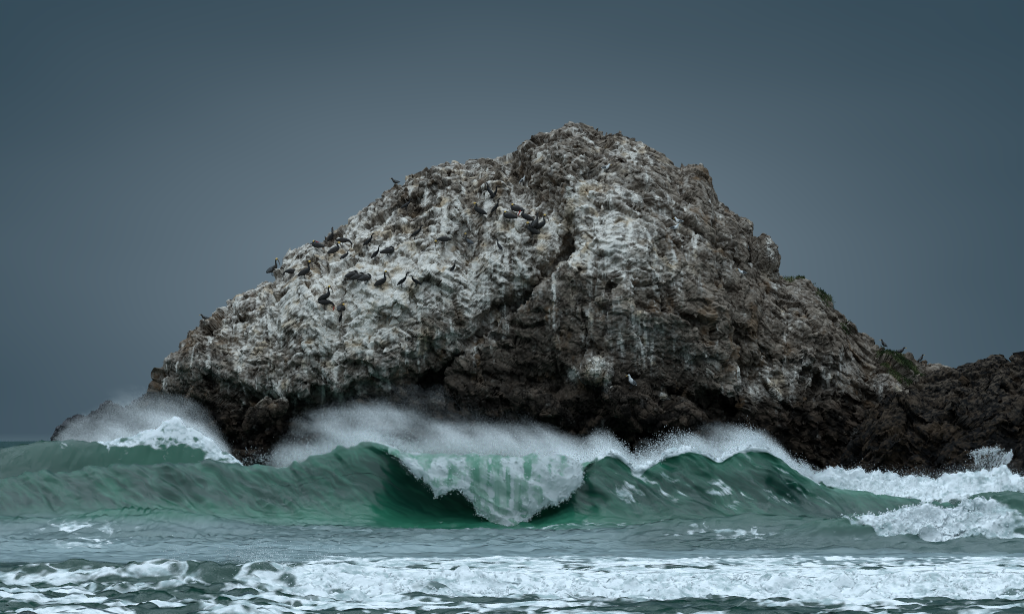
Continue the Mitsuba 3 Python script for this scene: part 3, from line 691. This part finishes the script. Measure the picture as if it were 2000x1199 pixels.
# ---------------------------------------------------------------- blown spray: clouds of mist over the crests
def plume(key, top, crest_z, y0, d, label, density, cores=(), seed=0, veil=0.0, front=1.2):
    px, py = np.array(top, float).T
    w = P(px, py, d)
    x0, x1 = w[:, 0].min(), w[:, 0].max()
    z1 = w[:, 2].max() + 0.6
    gx = np.linspace(x0, x1, int((x1 - x0) / 0.09))
    cz, tz, yy = np.interp(gx, xs, crest_z), np.interp(gx, w[:, 0], w[:, 2]), np.interp(gx, xs, y0)
    z0 = cz.min() - 0.5
    ya, yb = yy.min() - front, yy.max() + 5.0
    gz, gy = np.linspace(z0, z1, int((z1 - z0) / 0.08)), np.linspace(ya, yb, int((yb - ya) / 0.25))
    Zg, Yg, Xg = np.meshgrid(gz, gy, gx, indexing='ij')
    rel = (Zg - cz) / np.maximum(tz - cz, 0.15)
    sway = Xg + 0.9 * np.clip(Zg - cz, 0, 9)                                           # the wind leans it to the left
    n1 = fbm(np.stack([sway / 2.2, Yg / 2.5, Zg / 1.3], -1), 4, 200 + seed)
    n2 = fbm(np.stack([sway / 0.5, Yg / 1.2, Zg / 0.8], -1), 3, 210 + seed)
    den = np.clip(1.05 - rel + 1.5 * (n1 - 0.5) + 0.4 * (n2 - 0.5), 0, 1) ** 1.7 * (0.10 + 2.2 * np.clip(n1 - 0.30, 0, 1)) * (0.30 + 1.4 * n2)
    den *= 0.55 + 1.0 * np.exp(-np.clip(rel, 0, 9) / 0.16)
    den += veil * np.clip(1 - rel, 0, 1) ** 0.5 * (0.6 + 0.8 * n1)
    for cx, cw, amp in cores:
        X0 = (cx - 1000) / FOC * d
        den *= 1 + amp * np.exp(-((sway - X0) / (cw / FOC * d)) ** 2) * np.exp(-np.clip(rel, 0, 9) / 0.6)
    den *= np.exp(-((Yg - yy - 0.4 - 2.0 * np.clip(rel, 0, 1)) / (0.7 + 1.3 * np.clip(rel, 0, 1))) ** 2)
    den *= ss(-0.45, -0.1, Zg - cz) * ss(0, 0.5, Xg - x0) * ss(0, 0.5, x1 - Xg) * ss(0, 0.2, z1 - Zg)
    tr = T().translate([x0, ya, z0]).scale([x1 - x0, yb - ya, z1 - z0])
    scene[key + '_air'] = {'type': 'heterogeneous', 'albedo': {'type': 'constvolume', 'value': {'type': 'rgb', 'value': [0.985, 0.985, 0.985]}}, 'scale': density,
                           'sigma_t': {'type': 'gridvolume', 'grid': mi.VolumeGrid(den.astype(np.float32)[..., None]), 'to_world': tr, 'filter_type': 'trilinear'},
                           'phase': {'type': 'hg', 'g': 0.2}}
    scene[key] = {'type': 'cube', 'to_world': T().translate([(x0 + x1) / 2, (ya + yb) / 2, (z0 + z1) / 2]).scale([(x1 - x0) / 2, (yb - ya) / 2, (z1 - z0) / 2]),
                  'bsdf': {'type': 'null'}, 'interior': {'type': 'ref', 'id': key + '_air'}}
    tag(key, label, 'spray', 'spray blown off the wave crests', 'stuff')


plume('wave_spray', [(520, 890), (545, 860), (575, 825), (610, 795), (660, 776), (760, 770), (860, 780), (950, 796), (1020, 812), (1080, 836), (1125, 858), (1145, 862), (1165, 838), (1190, 838), (1215, 868), (1238, 886), (1265, 860), (1320, 842), (1400, 832), (1460, 830), (1510, 846), (1550, 880), (1590, 915)], HB, YB, 179,
      'veil of spray blown off the crest of the long plunging wave', 1.3, [(720, 40, 0.9), (1110, 26, 1.4), (1180, 22, 0.8), (1480, 50, 0.9)], 1)
plume('wave_spray_001', [(105, 852), (130, 832), (165, 808), (210, 782), (260, 762), (320, 764), (370, 774), (405, 796), (430, 840), (465, 890)], hA.ravel(), np.full(NC, 194.0), 196,
      'spray smoking off the green peak in front of the low rock', 0.8, [(340, 60, 1.2), (230, 50, 0.5)], 3, 0.07, 6.3)

# ---------------------------------------------------------------- seabirds
for name, col, rough in (('plumage_dark', (0.030, 0.028, 0.027), 0.6), ('plumage_brown', (0.045, 0.040, 0.037), 0.6), ('plumage_black', (0.010, 0.010, 0.011), 0.4), ('plumage_white', (0.78, 0.78, 0.77), 0.6),
                         ('plumage_grey', (0.12, 0.125, 0.13), 0.6), ('crown_yellow', (0.80, 0.52, 0.15), 0.6), ('bill_grey', (0.16, 0.13, 0.11), 0.4), ('pouch_red', (0.45, 0.03, 0.02), 0.4), ('leg_dark', (0.03, 0.03, 0.03), 0.5)):
    scene[name] = {'type': 'principled', 'base_color': {'type': 'rgb', 'value': list(col)}, 'roughness': rough, 'specular': 0.2}


def spline(pts, k=4):
    p = V3(pts)
    q = np.vstack([2 * p[0] - p[1], p, 2 * p[-1] - p[-2]])
    out = []
    for i in range(1, len(q) - 2):
        for t in np.arange(k) / k:
            a, b, c, d = q[i - 1:i + 3]
            out.append(0.5 * (2 * b + (c - a) * t + (2 * a - 5 * b + 4 * c - d) * t ** 2 + (3 * b - a - 3 * c + d) * t ** 3))
    return np.array(out + [p[-1]])


def swept(pts, sides=10, flat=1.0, k=4):
    """A closed smooth body along a line of (x, z, radius) or (x, y, z, radius); flat squeezes it sideways."""
    pts = [(x[0], 0, x[1], x[2]) if len(x) == 3 else x for x in pts]
    c = spline(pts, k)
    p, r = c[:, :3], np.maximum(c[:, 3], 0.002)
    t = np.gradient(p, axis=0)
    t /= np.linalg.norm(t, axis=1, keepdims=True)
    side = np.tile([0, 1.0, 0], (len(p), 1))
    b = np.cross(t, side)
    b /= np.linalg.norm(b, axis=1, keepdims=True) + 1e-9
    an = np.arange(sides) * 2 * math.pi / sides
    v = p[:, None] + r[:, None, None] * (flat * np.cos(an)[None, :, None] * side[:, None] + np.sin(an)[None, :, None] * b[:, None])
    n = len(p)
    i, j = np.meshgrid(np.arange(n - 1), np.arange(sides), indexing='ij')
    q = np.stack([i * sides + j, i * sides + (j + 1) % sides, (i + 1) * sides + (j + 1) % sides, (i + 1) * sides + j], -1).reshape(-1, 4)
    v = np.vstack([v.reshape(-1, 3), p[0], p[-1]])
    j = np.arange(sides)
    f = np.vstack([q[:, [0, 1, 2]], q[:, [0, 2, 3]], np.stack([(j + 1) % sides, j, 0 * j + n * sides], 1), np.stack([(n - 1) * sides + j, (n - 1) * sides + (j + 1) % sides, 0 * j + n * sides + 1], 1)])
    m = trimesh.Trimesh(v, f, process=False)
    trimesh.repair.fix_normals(m)
    return np.array(m.vertices), np.array(m.faces)


PEL_BODY = [(-0.50, 0.10, .02), (-0.40, 0.16, .07), (-0.22, 0.25, .14), (-0.02, 0.36, .17), (0.13, 0.46, .14)]
POSES = {   # side view of the spine: (forward, up, radius) in metres, then the bill from base to tip
    'upright': (PEL_BODY + [(0.20, 0.58, .085), (0.18, 0.70, .052), (0.17, 0.82, .045), (0.20, 0.91, .052), (0.27, 0.95, .058), (0.34, 0.93, .035)], [(0.32, 0.93, .035), (0.40, 0.80, .038), (0.47, 0.62, .022), (0.50, 0.55, .008)]),
    'drawn': (PEL_BODY + [(0.17, 0.56, .09), (0.12, 0.64, .055), (0.12, 0.70, .05), (0.18, 0.75, .056), (0.25, 0.76, .05), (0.30, 0.74, .03)], [(0.28, 0.74, .035), (0.36, 0.62, .036), (0.43, 0.46, .02), (0.46, 0.40, .008)]),
    'resting': ([(-0.52, 0.12, .02), (-0.42, 0.16, .07), (-0.22, 0.22, .15), (0.02, 0.26, .17), (0.20, 0.30, .14), (0.28, 0.38, .08), (0.24, 0.46, .055), (0.16, 0.50, .058), (0.08, 0.49, .04)], [(0.10, 0.49, .035), (-0.02, 0.46, .03), (-0.16, 0.43, .018), (-0.24, 0.41, .008)]),
    'stooped': ([(-0.50, 0.34, .02), (-0.40, 0.36, .07), (-0.22, 0.37, .14), (0.0, 0.37, .16), (0.17, 0.37, .12), (0.30, 0.36, .07), (0.40, 0.28, .05), (0.46, 0.18, .055), (0.48, 0.12, .035)], [(0.475, 0.13, .034), (0.47, 0.02, .03), (0.44, -0.10, .018), (0.42, -0.16, .008)]),
    'slim': ([(-0.34, 0.02, .02), (-0.27, 0.10, .045), (-0.16, 0.22, .09), (-0.04, 0.36, .105), (0.05, 0.49, .08), (0.10, 0.62, .048), (0.10, 0.74, .036), (0.14, 0.84, .036), (0.20, 0.87, .036), (0.25, 0.865, .018)], [(0.23, 0.868, .018), (0.30, 0.865, .011), (0.35, 0.855, .010), (0.36, 0.84, .004)]),
    'slim_low': ([(-0.36, 0.06, .02), (-0.28, 0.12, .045), (-0.14, 0.20, .09), (0.0, 0.29, .105), (0.12, 0.36, .08), (0.20, 0.45, .048), (0.20, 0.53, .036), (0.24, 0.59, .036), (0.30, 0.60, .036), (0.35, 0.59, .018)], [(0.33, 0.593, .018), (0.40, 0.585, .011), (0.45, 0.57, .010), (0.46, 0.56, .004)]),
    'gull': ([(-0.32, 0.20, .012), (-0.22, 0.20, .045), (-0.08, 0.21, .095), (0.06, 0.24, .10), (0.15, 0.31, .065), (0.19, 0.38, .05), (0.24, 0.42, .052), (0.29, 0.41, .03)], [(0.28, 0.41, .022), (0.33, 0.40, .016), (0.37, 0.39, .012), (0.385, 0.375, .004)]),
    'gull_up': ([(-0.24, 0.06, .012), (-0.17, 0.12, .05), (-0.06, 0.20, .105), (0.05, 0.30, .11), (0.10, 0.40, .065), (0.12, 0.48, .05), (0.16, 0.53, .052), (0.21, 0.52, .03)], [(0.20, 0.52, .022), (0.25, 0.51, .016), (0.29, 0.50, .012), (0.305, 0.485, .004)]),
}
SHAPES_ = {}


def bird_shapes(pose):
    if pose in SHAPES_:
        return SHAPES_[pose]
    spine, bill = POSES[pose]
    sp = V3(spine)
    a, b = sp[1], sp[4] if len(sp) > 8 else sp[3]
    d = (b - a)[:2]
    L = np.linalg.norm(d)
    u, nrm = d / L, np.array([-d[1], d[0]]) / L
    rad = sp[2:4, 2].max()
    wings = []
    for s in (-1, 1):
        m = trimesh.creation.icosphere(subdivisions=2)
        v = np.array(m.vertices)
        w = v[:, 0] * 0.60 * L
        lift = v[:, 2] * rad * 0.72 * (1 - 0.35 * np.clip(-v[:, 0], 0, 1))
        mid = (a + b)[:2] / 2 - 0.06 * L * u
        x, z = mid[0] + w * u[0] + lift * nrm[0] - 0.10 * rad * u[0], mid[1] + w * u[1] + lift * nrm[1] + 0.15 * rad
        y = s * (rad * 0.78 * np.sqrt(np.clip(1 - 0.8 * (v[:, 0] + 0.1) ** 2, 0.03, 1)) + 0.25 * rad * s * v[:, 1])
        wings.append((np.stack([x, y, z], 1), np.array(m.faces)))
    head = sp[-3:-1].mean(0)
    m = trimesh.creation.icosphere(subdivisions=1)
    crown = (np.array(m.vertices) * V3([0.09, 0.065, 0.062]) + V3([head[0] + 0.01, 0, head[1] + 0.025]), np.array(m.faces))
    mid = sp[2:4].mean(0)
    zf = min(0, sp[0, 1] - 0.05) if pose != 'stooped' else 0.0
    legs = [swept([(mid[0] + 0.03, s * 0.055, mid[1] - 0.04, .02), (mid[0] + 0.03, s * 0.06, 0.06, .014), (mid[0] + 0.05, s * 0.06, -0.04, .018), (mid[0] + 0.13, s * 0.075, -0.06, .022)], 6, k=2) for s in (-1, 1)]
    SHAPES_[pose] = dict(body=swept(spine, 12, 0.85), bill=swept(bill, 8, 0.7, 3), wings=wings, crown=crown, legs=legs)
    return SHAPES_[pose]


PLY = {}
allV = np.vstack([RV] + [meshkit.WRITTEN[scene[k]['filename']][0].astype(float) for k in scene if k.startswith('sea_stack__')] + [V2])
APX, APY = proj(allV)


def perch(px, py):
    """The stone nearest the viewer that shows at a pixel, or beside it on the skyline."""
    d = np.hypot(APX - px, APY - py)
    r = max(3.0, d.min() + 0.5)
    k = np.flatnonzero(d < r)
    return allV[k[np.argmin(allV[k, 1])]]


def bird(kind, pose, px, py, heading, label, scale=1.08, red=False, cap=True, tilt=0, lift=0.0):
    body, wing, crown = {'pelican': ('plumage_dark', 'plumage_brown', 'crown_yellow'), 'greypelican': ('plumage_brown', 'plumage_grey', 'crown_yellow'), 'cormorant': ('plumage_black', 'plumage_dark', None), 'gull': ('plumage_white', 'plumage_grey', None), 'darkgull': ('plumage_brown', 'plumage_grey', None)}[kind]
    name = {'greypelican': 'pelican', 'darkgull': 'gull'}.get(kind, kind)
    n = sum(k == name or k.startswith(name + '_') for k in labels if '__' not in k)
    key = name if n == 0 else f'{name}_{n:03d}'
    c = perch(px, py)
    tr = T().translate([float(c[0]), float(c[1] - 0.10), float(c[2] + lift)]).rotate([0, 0, 1], heading).rotate([0, 1, 0], -tilt).scale(scale)
    sh = bird_shapes(pose)
    tag(key, label, name, {'pelican': 'pelicans roosting on the rock', 'cormorant': 'cormorants perched on the rock', 'gull': 'gulls standing about the rock'}[name])

    def part(nm, mesh, mat):
        h = (pose, nm, mat)
        if h not in PLY:
            PLY[h] = mikit.ply(mesh, mat, smooth=True)
        scene[f'{key}__{nm}'] = {**PLY[h], 'to_world': tr}

    part('body', sh['body'], body)
    part('wing', sh['wings'][0], wing)
    part('wing_001', sh['wings'][1], wing)
    part('bill', sh['bill'], 'pouch_red' if red else 'crown_yellow' if name == 'gull' else 'bill_grey')
    part('leg', sh['legs'][0], 'leg_dark')
    part('leg_001', sh['legs'][1], 'leg_dark')
    if crown and cap:
        part('crown', sh['crown'], crown)
    if red:
        labels[f'{key}__bill'] = {'label': 'red throat pouch and bill'}


R_, L_ = 0, 180
for b in [
    ('greypelican', 'upright', 537, 537, -30, 'yellow-crowned pelican standing alone on the left skyline of the rock'),
    ('pelican', 'stooped', 568, 541, 200, 'dark pelican bent forward just right of the lone skyline pelican', dict(cap=False)),
    ('pelican', 'upright', 600, 541, -20, 'pelican with pale neck standing third from the left edge of the rock'),
    ('pelican', 'resting', 618, 485, 150, 'red-billed pelican resting against the left skyline', dict(red=True)),
    ('pelican', 'upright', 645, 474, -70, 'pelican with dark stretched neck breaking the left skyline', dict(cap=False)),
    ('pelican', 'drawn', 655, 497, 20, 'yellow-headed pelican below the stretched-neck skyline pelican'),
    ('pelican', 'stooped', 674, 481, 0, 'dark pelican bowing its head down just under the left skyline', dict(cap=False)),
    ('cormorant', 'slim_low', 673, 506, 40, 'dark hunched cormorant under the bowing pelican'),
    ('cormorant', 'slim', 716, 482, -20, 'upper of two slim long-necked cormorants on the upper left slope', dict(tilt=-12)),
    ('cormorant', 'slim', 732, 507, -30, 'lower of two slim long-necked cormorants on the upper left slope', dict(tilt=-8)),
    ('pelican', 'resting', 760, 496, 10, 'dark pelican lying flat on the pale upper left slope', dict(cap=False)),
    ('cormorant', 'slim', 811, 464, -15, 'slim cormorant leaning right with raised head on a pale slab', dict(tilt=-18, scale=1.1)),
    ('pelican', 'stooped', 866, 478, 180, 'dark pelican crouching left with yellow head on the pale slab', {}),
    ('pelican', 'resting', 689, 543, 35, 'leftmost of three dark pelicans huddled on the white slope', dict(cap=False)),
    ('pelican', 'resting', 699, 547, 20, 'middle of three dark pelicans huddled on the white slope', dict(cap=False)),
    ('pelican', 'resting', 713, 551, 30, 'rightmost of three dark pelicans huddled on the white slope', dict(cap=False)),
    ('pelican', 'upright', 745, 563, -25, 'yellow-crowned pelican standing upright on the white slope beside the huddled three'),
    ('cormorant', 'slim', 785, 560, -20, 'slender cormorant between the upright pelican and the short dark bird', dict(tilt=-12)),
    ('cormorant', 'slim_low', 814, 557, 200, 'short dark cormorant facing left at the right end of the lower row', dict(scale=1.1)),
    ('pelican', 'upright', 637, 589, -25, 'yellow-crowned pelican standing behind the red-billed one low on the left slope'),
    ('pelican', 'stooped', 634, 602, 0, 'black pelican with bright red bill low on the left slope', dict(red=True, cap=False)),
    ('greypelican', 'resting', 662, 610, -10, 'grey-backed pelican crouching right of the red-billed pelican low on the left slope'),
    ('cormorant', 'slim', 664, 630, -70, 'black cormorant hanging below the grey-backed pelican', dict(scale=0.85)),
    ('cormorant', 'slim', 888, 530, -35, 'thin black cormorant in the middle of the white dome', dict(scale=0.85)),
    ('cormorant', 'slim', 972, 493, 140, 'dark cormorant beside a cleft above the middle of the white dome', dict(scale=0.9)),
    ('cormorant', 'slim_low', 795, 410, 30, 'dark cormorant resting on the shadowed ledge of the upper left dome'),
    ('pelican', 'drawn', 935, 422, 170, 'yellow-headed pelican standing alone near the top of the left dome'),
    ('cormorant', 'slim', 969, 416, -15, 'dark cormorant just left of the cluster near the gully'),
    ('cormorant', 'slim', 953, 385, 160, 'left one of two black cormorants near the top of the dome'),
    ('cormorant', 'slim', 967, 389, -20, 'right one of two black cormorants near the top of the dome'),
    ('pelican', 'resting', 1008, 419, 160, 'uppermost yellow-headed pelican of the cluster beside the gully'),
    ('pelican', 'resting', 994, 430, 165, 'leftmost yellow-headed pelican of the cluster beside the gully'),
    ('pelican', 'drawn', 1027, 434, 180, 'pelican with red bill in the middle of the cluster beside the gully', dict(red=True, cap=False)),
    ('pelican', 'drawn', 1036, 460, 170, 'lowest yellow-headed pelican of the cluster beside the gully'),
    ('pelican', 'upright', 1046, 446, 60, 'dark long-backed pelican inside the cluster beside the gully', dict(cap=False)),
    ('pelican', 'upright', 1056, 450, -20, 'rightmost yellow-headed pelican of the cluster beside the gully'),
    ('greypelican', 'upright', 916, 478, 150, 'pale pelican with yellow head half hidden on the middle of the dome', dict(scale=0.8)),
    ('darkgull', 'gull', 774, 360, 160, 'gull perched on the skyline above the left dome', dict(scale=1.1)),
    ('darkgull', 'gull', 398, 626, 180, 'small dark gull on the skyline low at the left end of the rock', dict(scale=1.0)),
    ('gull', 'gull_up', 1020, 359, 20, 'white gull in the gully under the summit'),
    ('gull', 'gull', 1182, 334, 20, 'white gull on the upper right face below the summit'),
    ('gull', 'gull', 1327, 437, 150, 'upper of two gulls on the right face'),
    ('gull', 'gull', 1319, 450, 10, 'lower of two gulls on the right face'),
    ('gull', 'gull', 1447, 538, 200, 'gull standing left of the rounded knob'),
    ('gull', 'gull_up', 1234, 755, 200, 'white gull on the low ledge above the sea', dict(scale=1.35)),
    ('darkgull', 'gull_up', 1725, 682, 180, 'leftmost of three brown gulls on the ridge over the green patch', dict(scale=1.0)),
    ('darkgull', 'gull', 1758, 692, 0, 'middle one of three brown gulls on the ridge over the green patch', dict(scale=1.15)),
    ('darkgull', 'gull_up', 1796, 707, 0, 'rightmost of three brown gulls on the ridge over the green patch', dict(scale=0.95)),
]:
    bird(*b[:6], **(b[6] if len(b) > 6 else {}))

# ---------------------------------------------------------------- green growth on the saddle and on top of the shoulder
def leaf_color(p, n, uv):
    return tmix((0.035, 0.052, 0.024), (0.13, 0.15, 0.065), tss(0.35, 0.7, tfbm(p.x * 1.3, p.y * 1.3, p.z * 1.3, 3)))


scene['leaf'] = {'type': 'twosided', 'bsdf': {'type': 'diffuse', 'reflectance': mikit.proc(leaf_color)}}


def tufts(key, spots, n, size, label, seed):
    rng = np.random.default_rng(seed)
    w = sum(a * gauss(RPX, RPY, *sp) for a, sp in spots) * RFRONT * (RN[:, 2] > -0.2)
    w = np.where(w > 0.25, w, 0) * (fbm(RV / 0.9, 3, seed) > 0.44)
    k = rng.choice(len(w), n, p=w / w.sum())
    c, nn = RV[k], RN[k]
    m = 5
    d = rng.normal(size=(n, m, 3)) + 0.9 * nn[:, None] + V3([0, 0, 0.8])
    d /= np.linalg.norm(d, axis=2, keepdims=True)
    s = np.cross(d, rng.normal(size=(n, m, 3)))
    s /= np.linalg.norm(s, axis=2, keepdims=True)
    L = size * rng.uniform(0.5, 1.3, (n, m, 1))
    base = c[:, None] + rng.normal(size=(n, m, 3)) * 0.06
    v = np.stack([base, base + d * L * 0.5 + s * L * 0.17, base + d * L, base + d * L * 0.5 - s * L * 0.17], 2).reshape(-1, 3)
    q = np.arange(n * m)[:, None] * 4 + np.arange(4)
    put(key, (v, q), 'leaf', False, label=label, category='plant', kind='stuff')


tufts('ground_cover', [(1, (1760, 718, 42, 20, 38)), (0.9, (1735, 700, 22, 12, 35)), (0.8, (1790, 745, 26, 18, 40))], 6000, 0.11, 'low green ground cover on the saddle between the great rock and the dark rock', 301)
tufts('ground_cover_001', [(1, (1560, 546, 30, 8, 10)), (0.8, (1615, 585, 26, 9, 42)), (0.8, (1655, 640, 14, 12, 45))], 700, 0.14, 'thin dull green growth along the top of the right shoulder', 302)

# ---------------------------------------------------------------- water draining off the stones at the right edge
def runoff(key, strands, label, seed):
    rng = np.random.default_rng(seed)
    bv, bf = V3([[1, 0, 0], [-1, 0, 0], [0, 1, 0], [0, -1, 0], [0, 0, 1], [0, 0, -1]]), np.array([[0, 2, 4], [2, 1, 4], [1, 3, 4], [3, 0, 4], [2, 0, 5], [1, 2, 5], [3, 1, 5], [0, 3, 5]])
    cs, rs = [], []
    for (px0, py0), (px1, py1), Y0, r, m in strands:
        for _ in range(m):
            a, b = P(px0 + rng.normal() * 7, py0 + rng.normal() * 3, Y0 + rng.normal() * 0.2), P(px1 + rng.normal() * 12, py1 + rng.normal() * 5, Y0 - 0.8 + rng.normal() * 0.3)
            k = rng.integers(25, 60)
            t = np.sort(rng.random(k) ** rng.uniform(0.6, 1.6))[:, None]
            cs.append(a + (b - a) * np.concatenate([t ** 0.8, t, t ** 1.7], 1) + rng.normal(size=(k, 3)) * (0.015 + 0.08 * rng.random((k, 1)) ** 3))
            rs.append(r * rng.uniform(0.5, 1.3) * (0.4 + 1.0 * rng.random(k) ** 2))
    c, r = np.vstack(cs), np.concatenate(rs)
    v = c[:, None] + bv[None] * r[:, None, None] * rng.uniform(0.7, 1.5, (len(c), 1, 3))
    put(key, (v.reshape(-1, 3), (bf[None] + np.arange(len(c))[:, None, None] * 6).reshape(-1, 3)), 'froth', True, label=label, category='water', kind='stuff')


runoff('runoff', [((1900, 884), (1950, 874), 222, 0.022, 14), ((1906, 886), (1902, 915), 222, 0.018, 12), ((1925, 878), (1915, 918), 222, 0.02, 14), ((1945, 876), (1936, 912), 222, 0.02, 14), ((1960, 886), (1945, 922), 221, 0.022, 10),
                  ((1980, 885), (1962, 925), 220, 0.028, 22), ((1976, 892), (1950, 908), 220, 0.022, 9), ((1930, 880), (1960, 905), 221.5, 0.02, 8)], 'white water thrown up and draining off the stones at the right edge', 401)
